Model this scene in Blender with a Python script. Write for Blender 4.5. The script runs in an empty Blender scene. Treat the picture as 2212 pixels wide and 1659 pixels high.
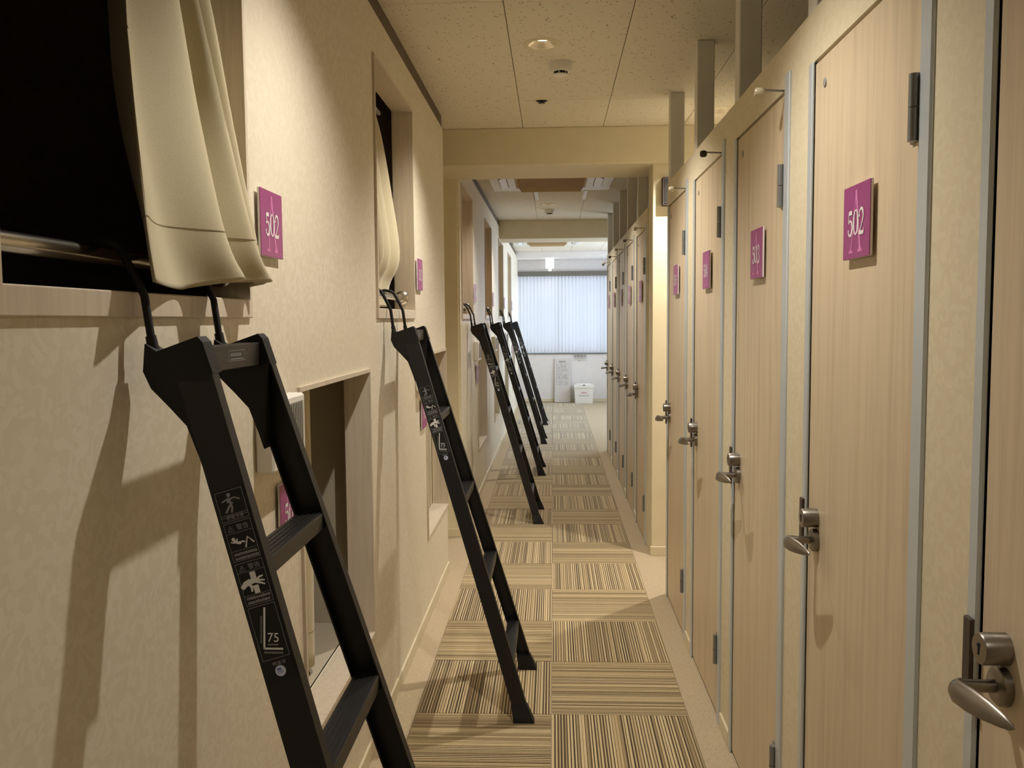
import bpy, math, random
from mathutils import Vector, Matrix

random.seed(7)
C = bpy.context.scene.collection
S = bpy.context.scene
PI = math.pi

# ------------------------------------------------------------------ camera
FPX, PITCH, YAW, ROLL = 1891.0, math.radians(4.188), math.radians(2.722), math.radians(-0.461)
fw = Vector((-math.sin(YAW) * math.cos(PITCH), math.cos(YAW) * math.cos(PITCH), -math.sin(PITCH)))
rt = Vector((math.cos(YAW), math.sin(YAW), 0))
up = rt.cross(fw)
c_, s_ = math.cos(ROLL), math.sin(ROLL)
rt2, up2 = c_ * rt + s_ * up, -s_ * rt + c_ * up
cam = bpy.data.cameras.new('camera')
cam.sensor_fit = 'HORIZONTAL'; cam.sensor_width = 36.0
cam.lens = 36.0 * FPX / 2212.0
cam.clip_start = 0.02
cam_o = bpy.data.objects.new('camera', cam); C.objects.link(cam_o)
M = Matrix((rt2, up2, -fw)).transposed().to_4x4()
M.translation = Vector((0.0132, 0.0, 1.447))
cam_o.matrix_world = M
S.camera = cam_o

# ------------------------------------------------------------------ world, exposure
EXPOSURE = 0.52
SKY = 5.2
SPOT = 56.0
WARM = (1.0, 0.93, 0.825)
S.view_settings.view_transform = 'Standard'
S.view_settings.look = 'None'
S.view_settings.exposure = EXPOSURE
S.view_settings.gamma = 1.0
S.view_settings.use_curve_mapping = False
w = bpy.data.worlds.new('sky'); S.world = w
w.use_nodes = True
bg = w.node_tree.nodes['Background']
bg.inputs[0].default_value = (0.77, 0.84, 1.0, 1)
bg.inputs[1].default_value = SKY
try:
    S.cycles.use_denoising = True
    S.cycles.max_bounces = 10
    S.cycles.diffuse_bounces = 6
    S.cycles.sample_clamp_indirect = 6.0
    S.cycles.caustics_reflective = False
except Exception:
    pass


def spot(x, y, z, power, angle=122, blend=0.75, color=WARM, radius=0.016):
    l = bpy.data.lights.new('downlight_lamp', 'SPOT')
    l.energy = power; l.color = color; l.spot_size = math.radians(angle); l.spot_blend = blend
    l.shadow_soft_size = radius
    o = bpy.data.objects.new('downlight_lamp', l); C.objects.link(o)
    o.location = (x, y, z)
    return o


def portal(loc, rot, sx, sy):
    l = bpy.data.lights.new('window_portal', 'AREA'); l.shape = 'RECTANGLE'; l.size = sx; l.size_y = sy
    o = bpy.data.objects.new('window_portal', l); C.objects.link(o)
    o.location = loc; o.rotation_euler = rot
    l.cycles.is_portal = True


CEIL = 2.58
# lamps of the corridor's recessed downlights (x, y, power)
for (lx, ly, k) in ((0.0, -0.26, 0.3), (-0.02, 1.92, 0.92), (-0.026, 3.70, 1.1), (0.935, 4.925, 1.6), (-0.03, 6.45, 0.75),
                    (-0.027, 8.73, 0.75)):
    spot(lx, ly, 2.562, SPOT * k)
spot(-0.04, 15.05, 2.285, 2.6, angle=150, color=(1.0, 0.86, 0.62), radius=0.03)
portal((1.80, 12.4, 1.55), (0, PI / 2, 0), 1.5, 3.9)
portal((0.5, 15.5, 1.53), (PI / 2, 0, PI), 2.3, 1.4)


# ------------------------------------------------------------------ materials
def srgb(r, g, b):
    def f(v):
        v /= 255.0
        return v / 12.92 if v <= 0.04045 else ((v + 0.055) / 1.055) ** 2.4
    return (f(r), f(g), f(b), 1.0)


class NT:
    def __init__(s, name):
        s.m = bpy.data.materials.new(name); s.m.use_nodes = True
        s.t = s.m.node_tree; s.b = s.t.nodes['Principled BSDF']

    def n(s, typ, **kw):
        nd = s.t.nodes.new(typ)
        for k, v in kw.items():
            if hasattr(nd, k) and k not in nd.inputs:
                setattr(nd, k, v)
            else:
                nd.inputs[k].default_value = v
        return nd

    def l(s, a, b):
        s.t.links.new(a, b)

    def coords(s, scale=(1, 1, 1), src='Object'):
        tc = s.n('ShaderNodeTexCoord'); mp = s.n('ShaderNodeMapping')
        s.l(tc.outputs[src], mp.inputs['Vector']); mp.inputs['Scale'].default_value = scale
        return mp.outputs[0]

    def ramp(s, src, stops, interp='LINEAR'):
        r = s.n('ShaderNodeValToRGB'); r.color_ramp.interpolation = interp
        els = r.color_ramp.elements
        while len(els) < len(stops):
            els.new(0.5)
        for e, (p, c) in zip(els, stops):
            e.position = p; e.color = c
        s.l(src, r.inputs[0])
        return r.outputs[0]

    def bump(s, src, strength, dist=0.002):
        b = s.n('ShaderNodeBump'); b.inputs['Strength'].default_value = strength
        b.inputs['Distance'].default_value = dist
        s.l(src, b.inputs['Height']); s.l(b.outputs[0], s.b.inputs['Normal'])


def plain(name, col, rough=0.5, metal=0.0, emit=None, es=0.0, noise=0.025, nscale=12):
    t = NT(name)
    nz = t.n('ShaderNodeTexNoise'); nz.inputs['Scale'].default_value = nscale; nz.inputs['Detail'].default_value = 3
    t.l(t.coords(), nz.inputs['Vector'])
    a = tuple(max(0, c * (1 - noise)) for c in col[:3]) + (1,)
    b = tuple(min(1, c * (1 + noise)) for c in col[:3]) + (1,)
    t.l(t.ramp(nz.outputs[0], [(0.3, a), (0.7, b)]), t.b.inputs['Base Color'])
    t.b.inputs['Roughness'].default_value = rough
    t.b.inputs['Metallic'].default_value = metal
    if emit:
        t.b.inputs['Emission Color'].default_value = emit
        t.b.inputs['Emission Strength'].default_value = es
    return t.m


def mat_wallpaper(name, a, b):
    t = NT(name)
    v = t.n('ShaderNodeTexVoronoi'); v.inputs['Scale'].default_value = 92
    n = t.n('ShaderNodeTexNoise'); n.inputs['Scale'].default_value = 9; n.inputs['Detail'].default_value = 4
    co = t.coords()
    n2 = t.n('ShaderNodeTexNoise'); n2.inputs['Scale'].default_value = 14
    mx = t.n('ShaderNodeMix', data_type='VECTOR')
    t.l(co, n2.inputs['Vector'])
    t.l(co, mx.inputs[4]); t.l(n2.outputs['Color'], mx.inputs[5]); mx.inputs[0].default_value = 0.06
    t.l(mx.outputs[1], v.inputs['Vector']); t.l(co, n.inputs['Vector'])
    leaf = t.ramp(v.outputs['Color'], [(0.45, (0, 0, 0, 1)), (0.62, (1, 1, 1, 1))])
    m = t.n('ShaderNodeMix', data_type='RGBA')
    t.l(leaf, m.inputs[0]); m.inputs[6].default_value = a; m.inputs[7].default_value = b
    t.l(m.outputs[2], t.b.inputs['Base Color'])
    t.l(t.ramp(leaf, [(0, (0.55, 0.55, 0.55, 1)), (1, (0.42, 0.42, 0.42, 1))]), t.b.inputs['Roughness'])
    t.b.inputs['Specular IOR Level'].default_value = 0.35
    t.bump(n.outputs[0], 0.15, 0.001)
    return t.m


def mat_wood(name, base, dark, sc=1.0):
    t = NT(name)
    co = t.coords((13 * sc, 13 * sc, 0.6 * sc))
    n = t.n('ShaderNodeTexNoise'); n.inputs['Scale'].default_value = 3.0; n.inputs['Detail'].default_value = 6
    n.inputs['Roughness'].default_value = 0.6
    oi = t.n('ShaderNodeObjectInfo')
    ad = t.n('ShaderNodeVectorMath', operation='MULTIPLY_ADD')
    t.l(oi.outputs['Random'], ad.inputs[0]); ad.inputs[1].default_value = (37, 11, 23); t.l(co, ad.inputs[2])
    t.l(ad.outputs[0], n.inputs['Vector'])
    co2 = t.n('ShaderNodeMapping'); t.l(ad.outputs[0], co2.inputs['Vector']); co2.inputs['Scale'].default_value = (7, 7, 0.7)
    n2 = t.n('ShaderNodeTexNoise'); n2.inputs['Scale'].default_value = 3.0; n2.inputs['Detail'].default_value = 3
    t.l(co2.outputs[0], n2.inputs['Vector'])
    c1 = t.ramp(n.outputs[0], [(0.33, dark), (0.5, base), (0.75, tuple(min(1, c * 1.09) for c in base[:3]) + (1,))])
    c2 = t.ramp(n2.outputs[0], [(0.3, (0.96, 0.95, 0.94, 1)), (0.6, (1, 1, 1, 1))])
    m = t.n('ShaderNodeMix', data_type='RGBA', blend_type='MULTIPLY'); m.inputs[0].default_value = 0.8
    t.l(c1, m.inputs[6]); t.l(c2, m.inputs[7])
    t.l(m.outputs[2], t.b.inputs['Base Color'])
    t.b.inputs['Roughness'].default_value = 0.42
    t.b.inputs['Specular IOR Level'].default_value = 0.4
    return t.m


def mat_carpet():
    t = NT('striped_carpet')
    tc = t.n('ShaderNodeTexCoord'); sep = t.n('ShaderNodeSeparateXYZ'); t.l(tc.outputs['Object'], sep.inputs[0])
    oi = t.n('ShaderNodeObjectInfo')
    # irregular threads: warp x a little, then a random value for each thread
    a = t.n('ShaderNodeMath', operation='MULTIPLY_ADD'); t.l(sep.outputs['X'], a.inputs[0]); a.inputs[1].default_value = 92.0
    r = t.n('ShaderNodeMath', operation='MULTIPLY'); t.l(oi.outputs['Random'], r.inputs[0]); r.inputs[1].default_value = 997.0
    t.l(r.outputs[0], a.inputs[2])
    fl = t.n('ShaderNodeMath', operation='FLOOR'); t.l(a.outputs[0], fl.inputs[0])
    fr = t.n('ShaderNodeMath', operation='FRACT'); t.l(a.outputs[0], fr.inputs[0])
    wn = t.n('ShaderNodeTexWhiteNoise', noise_dimensions='1D'); t.l(fl.outputs[0], wn.inputs['W'])
    th = t.n('ShaderNodeMath', operation='MULTIPLY_ADD'); t.l(wn.outputs[0], th.inputs[0]); th.inputs[1].default_value = 0.42; th.inputs[2].default_value = 0.18
    lt_ = t.n('ShaderNodeMath', operation='LESS_THAN'); t.l(fr.outputs[0], lt_.inputs[0]); t.l(th.outputs[0], lt_.inputs[1])
    sepc = t.n('ShaderNodeSeparateColor'); t.l(wn.outputs['Color'], sepc.inputs[0])
    light = t.ramp(sepc.outputs[1], [(0.0, srgb(216, 196, 154)), (0.45, srgb(198, 177, 136)), (0.8, srgb(166, 146, 110))], 'CONSTANT')
    dark = t.ramp(sepc.outputs[2], [(0.0, srgb(66, 54, 39)), (0.6, srgb(92, 77, 56)), (0.85, srgb(130, 111, 82))], 'CONSTANT')
    mxc = t.n('ShaderNodeMix', data_type='RGBA'); t.l(lt_.outputs[0], mxc.inputs[0]); t.l(light, mxc.inputs[6]); t.l(dark, mxc.inputs[7])
    col = mxc.outputs[2]
    n = t.n('ShaderNodeTexNoise'); n.inputs['Scale'].default_value = 420; n.inputs['Detail'].default_value = 2
    t.l(tc.outputs['Object'], n.inputs['Vector'])
    m = t.n('ShaderNodeMix', data_type='RGBA', blend_type='MULTIPLY'); m.inputs[0].default_value = 0.55
    t.l(col, m.inputs[6]); t.l(t.ramp(n.outputs[0], [(0.3, (0.55, 0.55, 0.55, 1)), (0.7, (1.1, 1.1, 1.1, 1))]), m.inputs[7])
    t.l(m.outputs[2], t.b.inputs['Base Color'])
    t.b.inputs['Roughness'].default_value = 0.95
    t.b.inputs['Sheen Weight'].default_value = 0.45; t.b.inputs['Sheen Roughness'].default_value = 0.45
    t.b.inputs['Specular IOR Level'].default_value = 0.1
    t.bump(fr.outputs[0], 0.4, 0.002)
    return t.m


def mat_speckle(name, base, spot_c, scale, lo, hi, rough=0.8):
    t = NT(name)
    co = t.coords()
    v = t.n('ShaderNodeTexVoronoi'); v.inputs['Scale'].default_value = scale
    n = t.n('ShaderNodeTexNoise'); n.inputs['Scale'].default_value = scale * 0.45; n.inputs['Detail'].default_value = 3
    t.l(co, v.inputs['Vector']); t.l(co, n.inputs['Vector'])
    ad = t.n('ShaderNodeMath', operation='ADD'); t.l(v.outputs['Distance'], ad.inputs[0])
    mu = t.n('ShaderNodeMath', operation='MULTIPLY'); t.l(n.outputs[0], mu.inputs[0]); mu.inputs[1].default_value = 0.5
    t.l(mu.outputs[0], ad.inputs[1])
    t.l(t.ramp(ad.outputs[0], [(lo, spot_c), (hi, base)]), t.b.inputs['Base Color'])
    t.b.inputs['Roughness'].default_value = rough
    t.b.inputs['Specular IOR Level'].default_value = 0.2
    return t.m


def mat_fabric(name, a, transl=0.0):
    t = NT(name)
    co = t.coords((1, 1, 1))
    wv = t.n('ShaderNodeTexNoise'); wv.inputs['Scale'].default_value = 700; wv.inputs['Detail'].default_value = 1
    t.l(co, wv.inputs['Vector'])
    t.l(t.ramp(wv.outputs[0], [(0.3, tuple(c * 0.88 for c in a[:3]) + (1,)), (0.7, tuple(min(1, c * 1.08) for c in a[:3]) + (1,))]),
        t.b.inputs['Base Color'])
    t.b.inputs['Roughness'].default_value = 0.8
    t.b.inputs['Sheen Weight'].default_value = 0.25
    t.b.inputs['Specular IOR Level'].default_value = 0.2
    if transl:
        tr = t.n('ShaderNodeBsdfTranslucent'); tr.inputs[0].default_value = a
        mx = t.n('ShaderNodeMixShader'); mx.inputs[0].default_value = transl
        out = t.t.nodes['Material Output']
        t.l(t.b.outputs[0], mx.inputs[1]); t.l(tr.outputs[0], mx.inputs[2]); t.l(mx.outputs[0], out.inputs[0])
    return t.m


def mat_glass(name):
    """thin window pane: clear, with a faint surface reflection"""
    t = NT(name)
    tr = t.n('ShaderNodeBsdfTransparent'); gl = t.n('ShaderNodeBsdfGlossy'); gl.inputs['Roughness'].default_value = 0.02
    n = t.n('ShaderNodeTexNoise'); n.inputs['Scale'].default_value = 3
    t.l(t.coords(), n.inputs['Vector'])
    t.l(t.ramp(n.outputs[0], [(0, (0.93, 0.96, 0.96, 1)), (1, (0.97, 0.99, 0.99, 1))]), tr.inputs[0])
    mx = t.n('ShaderNodeMixShader'); mx.inputs[0].default_value = 0.06
    t.l(tr.outputs[0], mx.inputs[1]); t.l(gl.outputs[0], mx.inputs[2])
    t.l(mx.outputs[0], t.t.nodes['Material Output'].inputs[0])
    return t.m


m_wall = mat_wallpaper('mottled_cream_wallpaper', srgb(219, 210, 190), srgb(225, 217, 199))
m_part = mat_wallpaper('mottled_beige_panel', srgb(215, 204, 176), srgb(219, 209, 182))
m_paint = plain('cream_paint', srgb(219, 209, 182), 0.6)
m_endwall = plain('white_paint', srgb(226, 222, 220), 0.6)
m_frame = mat_wood('pale_ash_laminate', srgb(208, 196, 178), srgb(198, 186, 167), 2.0)
m_door = mat_wood('light_maple_laminate', srgb(208, 191, 163), srgb(194, 176, 149))
m_alu = plain('grey_anodised_aluminium', srgb(200, 209, 216), 0.36, 0.35)
m_post = plain('grey_painted_post', srgb(222, 220, 212), 0.5)
m_base = plain('cream_vinyl_baseboard', srgb(214, 204, 176), 0.4)
m_carpet = mat_carpet()
m_border = mat_speckle('beige_stone_carpet', srgb(188, 172, 146), srgb(158, 142, 116), 210, 0.3, 0.75, 0.9)
m_ceil = mat_speckle('pinhole_ceiling_board', srgb(224, 217, 200), srgb(160, 148, 126), 48, 0.37, 0.45, 0.9)
m_ceilback = plain('dark_joint', srgb(110, 98, 80), 0.9)
m_gap = plain('painted_shade_trim', srgb(104, 90, 74), 0.8)
m_curtain = mat_fabric('beige_curtain_cloth', srgb(194, 184, 154))
m_seam = plain('darker_stitching', srgb(150, 138, 106), 0.9)
m_curtain2 = mat_fabric('tan_curtain_cloth', srgb(178, 152, 116))
m_dark = plain('shade_toned_bunk_lining', srgb(112, 102, 94), 0.8)  # shade of the unlit upper bunks is put into this darker colour
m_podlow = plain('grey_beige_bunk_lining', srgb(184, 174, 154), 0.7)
m_black = plain('satin_black_metal', srgb(13, 13, 17), 0.5)
m_black2 = plain('matt_black_plastic', srgb(12, 12, 14), 0.7)
m_rung = plain('black_ribbed_rung', srgb(34, 33, 33), 0.4, 0.3)
m_print = plain('white_print', srgb(222, 224, 226), 0.6)
m_printdim = plain('faded_grey_print', srgb(136, 138, 144), 0.6)
m_seal = plain('pale_blue_seal', srgb(205, 212, 235), 0.5)
m_sealblue = plain('blue_seal_print', srgb(96, 116, 178), 0.5)
m_steel = plain('polished_steel', srgb(196, 190, 178), 0.22, 1.0)
m_nickel = plain('satin_nickel', srgb(146, 140, 132), 0.34, 1.0)
m_hinge = plain('dark_grey_hinge_metal', srgb(138, 138, 136), 0.4, 0.6)
m_bronze = plain('dark_bronze_metal', srgb(82, 72, 66), 0.5, 0.4)
m_purple = plain('purple_acrylic', srgb(150, 62, 124), 0.35)
m_pedge = plain('white_acrylic_edge', srgb(226, 220, 222), 0.4)
m_pink = plain('pink_print', srgb(204, 122, 176), 0.5)
m_white = plain('white_plastic', srgb(232, 230, 224), 0.4)
m_greyplastic = plain('grey_plastic', srgb(150, 148, 142), 0.5)
m_bulb = plain('lit_lamp', (1, .9, .7, 1), 0.5, 0, (1.0, 0.88, 0.62, 1), 6.0)
m_reflector = plain('satin_reflector', srgb(214, 204, 184), 0.3, 0.7)
m_brown = plain('brown_grille', srgb(172, 144, 98), 0.6)
m_slot = plain('dark_slot', srgb(30, 27, 25), 0.8)
m_slat = mat_fabric('white_translucent_slat', srgb(214, 216, 220), 0.018)
m_headbox = plain('grey_head_box', srgb(112, 108, 100), 0.5)
m_glass = mat_glass('window_glass')
m_exit = plain('lit_exit_face', (0.9, 1, .95, 1), 0.5, 0, (0.82, 1.0, 0.93, 1), 2.6)
m_green = plain('exit_green', srgb(20, 120, 80), 0.5, 0, (0.02, 0.35, 0.16, 1), 0.6)
m_paper = plain('paper_white', srgb(212, 208, 205), 0.8)
m_ink = plain('grey_ink', srgb(158, 153, 152), 0.8)
m_blackink = plain('black_ink', srgb(40, 38, 40), 0.8)
m_red = plain('red_ink', srgb(190, 90, 90), 0.8)
m_boxdark = plain('dark_brown_plastic', srgb(62, 54, 47), 0.6)
m_clear = plain('clear_rubber', srgb(186, 176, 150), 0.2)
m_rubber = plain('dark_rubber', srgb(62, 52, 42), 0.7)
m_mattress = plain('dark_mattress_cloth', srgb(34, 32, 36), 0.9)


# ------------------------------------------------------------------ mesh helpers
class MB:
    def __init__(s, o=(0, 0, 0)):
        s.v = []; s.f = []; s.o = Vector(o); s.k = 0

    def add(s, vs, fs):
        b = len(s.v)
        s.v += [Vector(p) - s.o for p in vs]
        s.f += [tuple(b + i for i in f) for f in fs]
        return s

    def box(s, x0, x1, y0, y1, z0, z1, bev=0.0):
        if bev <= 0:
            vs = [(x, y, z) for z in (z0, z1) for y in (y0, y1) for x in (x0, x1)]
            s.add(vs, [(0, 2, 3, 1), (4, 5, 7, 6), (0, 1, 5, 4), (2, 6, 7, 3), (0, 4, 6, 2), (1, 3, 7, 5)])
            return s
        b = min(bev, abs(x1 - x0) * .49, abs(y1 - y0) * .49, abs(z1 - z0) * .49)
        # chamfered box: 24 vertices
        vs = []; idx = {}
        for i, x in enumerate((x0, x1)):
            for j, y in enumerate((y0, y1)):
                for k, z in enumerate((z0, z1)):
                    dx, dy, dz = (b if i == 0 else -b), (b if j == 0 else -b), (b if k == 0 else -b)
                    for ax, p in enumerate(((x, y + dy, z + dz), (x + dx, y, z + dz), (x + dx, y + dy, z))):
                        idx[i, j, k, ax] = len(vs); vs.append(p)
        fs = []
        for i in (0, 1):
            fs.append(tuple(idx[i, j, k, 0] for j, k in ((0, 0), (1, 0), (1, 1), (0, 1))))
            fs.append(tuple(idx[j, i, k, 1] for j, k in ((0, 0), (1, 0), (1, 1), (0, 1))))
            fs.append(tuple(idx[j, k, i, 2] for j, k in ((0, 0), (1, 0), (1, 1), (0, 1))))
        for i in (0, 1):
            for j in (0, 1):
                fs.append((idx[i, j, 0, 0], idx[i, j, 1, 0], idx[i, j, 1, 1], idx[i, j, 0, 1]))
                fs.append((idx[i, 0, j, 0], idx[i, 1, j, 0], idx[i, 1, j, 2], idx[i, 0, j, 2]))
                fs.append((idx[0, i, j, 1], idx[1, i, j, 1], idx[1, i, j, 2], idx[0, i, j, 2]))
                for k in (0, 1):
                    fs.append((idx[i, j, k, 0], idx[i, j, k, 1], idx[i, j, k, 2]))
        return s.add(vs, fs)

    def prism(s, pts, d):
        """pts: closed 3-D polygon; extruded by vector d"""
        n = len(pts); d = Vector(d)
        vs = [Vector(p) for p in pts] + [Vector(p) + d for p in pts]
        fs = [tuple(range(n)), tuple(range(2 * n - 1, n - 1, -1))]
        fs += [(i, i + n, (i + 1) % n + n, (i + 1) % n) for i in range(n)]
        return s.add(vs, fs)

    def cyl(s, a, b, r0, r1=None, n=20, cap=True):
        r1 = r0 if r1 is None else r1
        return s.loft([(a, r0, r0), (b, r1, r1)], n, cap)

    def loft(s, rings, n=16, cap=True, up_hint=None):
        """rings: (centre, ra, rb) along a path; ra along hint axis, rb the other"""
        pts = [Vector(r[0]) for r in rings]
        vs = []; fs = []
        prev = None
        for i, r in enumerate(rings):
            a = pts[max(0, i - 1)]; b = pts[min(len(pts) - 1, i + 1)]
            t = (b - a)
            if t.length < 1e-9:
                t = prev if prev is not None else Vector((0, 0, 1))
            t = t.normalized()
            h = Vector(up_hint) if up_hint else (Vector((0, 0, 1)) if abs(t.z) < 0.9 else Vector((0, 1, 0)))
            u = (h - t * h.dot(t)).normalized(); vv = t.cross(u)
            prev = t
            for k in range(n):
                ang = 2 * PI * k / n
                vs.append(pts[i] + u * (r[1] * math.cos(ang)) + vv * (r[2] * math.sin(ang)))
        for i in range(len(rings) - 1):
            for k in range(n):
                k2 = (k + 1) % n
                fs.append((i * n + k, i * n + k2, (i + 1) * n + k2, (i + 1) * n + k))
        if cap:
            fs.append(tuple(range(n - 1, -1, -1)))
            e = (len(rings) - 1) * n
            fs.append(tuple(e + k for k in range(n)))
        return s.add(vs, fs)

    def lathe(s, c, prof, n=32, axis='z'):
        """prof: (r, h) pairs revolved around the axis through c"""
        c = Vector(c); vs = []; fs = []
        for (r, h) in prof:
            for k in range(n):
                a = 2 * PI * k / n
                p = {'z': (r * math.cos(a), r * math.sin(a), h), 'x': (h, r * math.cos(a), r * math.sin(a)),
                     'y': (r * math.cos(a), h, r * math.sin(a))}[axis]
                vs.append(c + Vector(p))
        for i in range(len(prof) - 1):
            for k in range(n):
                k2 = (k + 1) % n
                fs.append((i * n + k, i * n + k2, (i + 1) * n + k2, (i + 1) * n + k))
        return s.add(vs, fs)

    def ribbon(s, pts, ws, org, R, U, N, closed=False):
        """flat variable-width stroke; pts in 2-D, mapped by org + R*x + U*y (+N lift)"""
        n = len(pts); P = [Vector((p[0], p[1])) for p in pts]
        L = []; Q = []
        for i in range(n):
            a = P[(i - 1) % n] if (closed or i > 0) else P[i]
            b = P[(i + 1) % n] if (closed or i < n - 1) else P[i]
            t = (b - a)
            t = t.normalized() if t.length > 1e-9 else Vector((1, 0))
            nn = Vector((-t.y, t.x)); w_ = ws[i] if isinstance(ws, (list, tuple)) else ws
            L.append(P[i] + nn * w_ / 2); Q.append(P[i] - nn * w_ / 2)
        org, R, U, N = Vector(org), Vector(R), Vector(U), Vector(N)
        s.k += 1; N = N + R.cross(U).normalized() * (2e-5 * s.k)
        f3 = lambda p: org + R * p.x + U * p.y + N
        vs = [f3(p) for p in L] + [f3(p) for p in Q]
        fs = []
        for i in range(n if closed else n - 1):
            j = (i + 1) % n
            fs.append((i, j, n + j, n + i))
        return s.add(vs, fs)

    def poly(s, pts, org, R, U, N=(0, 0, 0), lift=False):
        org, R, U, N = Vector(org), Vector(R), Vector(U), Vector(N)
        if lift:
            s.k += 1; N = N + R.cross(U).normalized() * (2e-5 * s.k)
        return s.add([org + R * p[0] + U * p[1] + N for p in pts], [tuple(range(len(pts)))])

    def rect(s, x0, y0, x1, y1, org, R, U, N=(0, 0, 0)):
        return s.poly([(x0, y0), (x1, y0), (x1, y1), (x0, y1)], org, R, U, N)

    def frame(s, x0, y0, x1, y1, w_, org, R, U, N=(0, 0, 0)):
        s.rect(x0, y0, x1, y0 + w_, org, R, U, N); s.rect(x0, y1 - w_, x1, y1, org, R, U, N)
        s.rect(x0, y0 + w_, x0 + w_, y1 - w_, org, R, U, N); s.rect(x1 - w_, y0 + w_, x1, y1 - w_, org, R, U, N)
        return s

    def build(s, name, mat, parent=None, smooth=False, fix=True):
        me = bpy.data.meshes.new(name)
        me.from_pydata([tuple(p) for p in s.v], [], s.f)
        if fix:
            import bmesh
            bm = bmesh.new(); bm.from_mesh(me)
            bmesh.ops.recalc_face_normals(bm, faces=bm.faces)
            bm.to_mesh(me); bm.free()
        if smooth:
            me.polygons.foreach_set('use_smooth', [True] * len(me.polygons))
            try:
                me.set_sharp_from_angle(angle=math.radians(40))
            except Exception:
                pass
        me.materials.append(mat)
        o = bpy.data.objects.new(name, me); C.objects.link(o)
        if parent is not None:
            o.parent = parent
        return o


def thing(name, label, cat, loc=(0, 0, 0), group=None):
    o = bpy.data.objects.new(name, None); C.objects.link(o)
    o.empty_display_size = 0.05
    o.location = loc
    return tag(o, label, cat, group)


def tag(o, label, cat, group=None):
    o['label'] = label; o['category'] = cat
    if group:
        o['group'] = group
    return o


def struct(o):
    o['kind'] = 'structure'
    return o


def dup(o, parent=None, loc=None, label=None, skip=()):
    c = o.copy(); C.objects.link(c)
    if parent is not None:
        c.parent = parent
    if loc is not None:
        c.location = loc
    if label:
        c['label'] = label
    for ch in list(o.children):
        if ch.name.split('.')[0] not in skip:
            dup(ch, c)
    return c


def text_mesh(txt):
    cu = bpy.data.curves.new('print', 'FONT'); cu.body = txt; cu.resolution_u = 3
    cu.align_x = 'CENTER'; cu.align_y = 'CENTER'
    o = bpy.data.objects.new('print', cu); C.objects.link(o)
    dg = bpy.context.evaluated_depsgraph_get()
    me = bpy.data.meshes.new_from_object(o.evaluated_get(dg))
    vs = [tuple(v.co) for v in me.vertices]; fs = [tuple(p.vertices) for p in me.polygons]
    bpy.data.objects.remove(o); bpy.data.curves.remove(cu); bpy.data.meshes.remove(me)
    return vs, fs


_tc = {}
def put_text(mb, txt, cx, cy, w_, h_, org, R, U, N=(0, 0, 0)):
    """fit txt in a w_ x h_ cell centred at cx, cy"""
    if txt not in _tc:
        _tc[txt] = text_mesh(txt)
    vs, fs = _tc[txt]
    if not vs:
        return
    x0 = min(v[0] for v in vs); x1 = max(v[0] for v in vs); y0 = min(v[1] for v in vs); y1 = max(v[1] for v in vs)
    kx = w_ / max(1e-6, x1 - x0); ky = h_ / max(1e-6, y1 - y0)
    org, R, U, N = Vector(org), Vector(R), Vector(U), Vector(N)
    mb.add([org + R * (cx + (v[0] - (x0 + x1) / 2) * kx) + U * (cy + (v[1] - (y0 + y1) / 2) * ky) + N for v in vs], fs)


def arc(cx, cy, rx, ry, a0, a1, n=14):
    return [(cx + rx * math.cos(math.radians(a0 + (a1 - a0) * i / n)), cy + ry * math.sin(math.radians(a0 + (a1 - a0) * i / n)))
            for i in range(n + 1)]


def taper(n, a, b, c):
    return [a + (b - a) * (i / (n - 1) * 2) if i < (n - 1) / 2 else b + (c - b) * ((i / (n - 1)) * 2 - 1) for i in range(n)]


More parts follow.
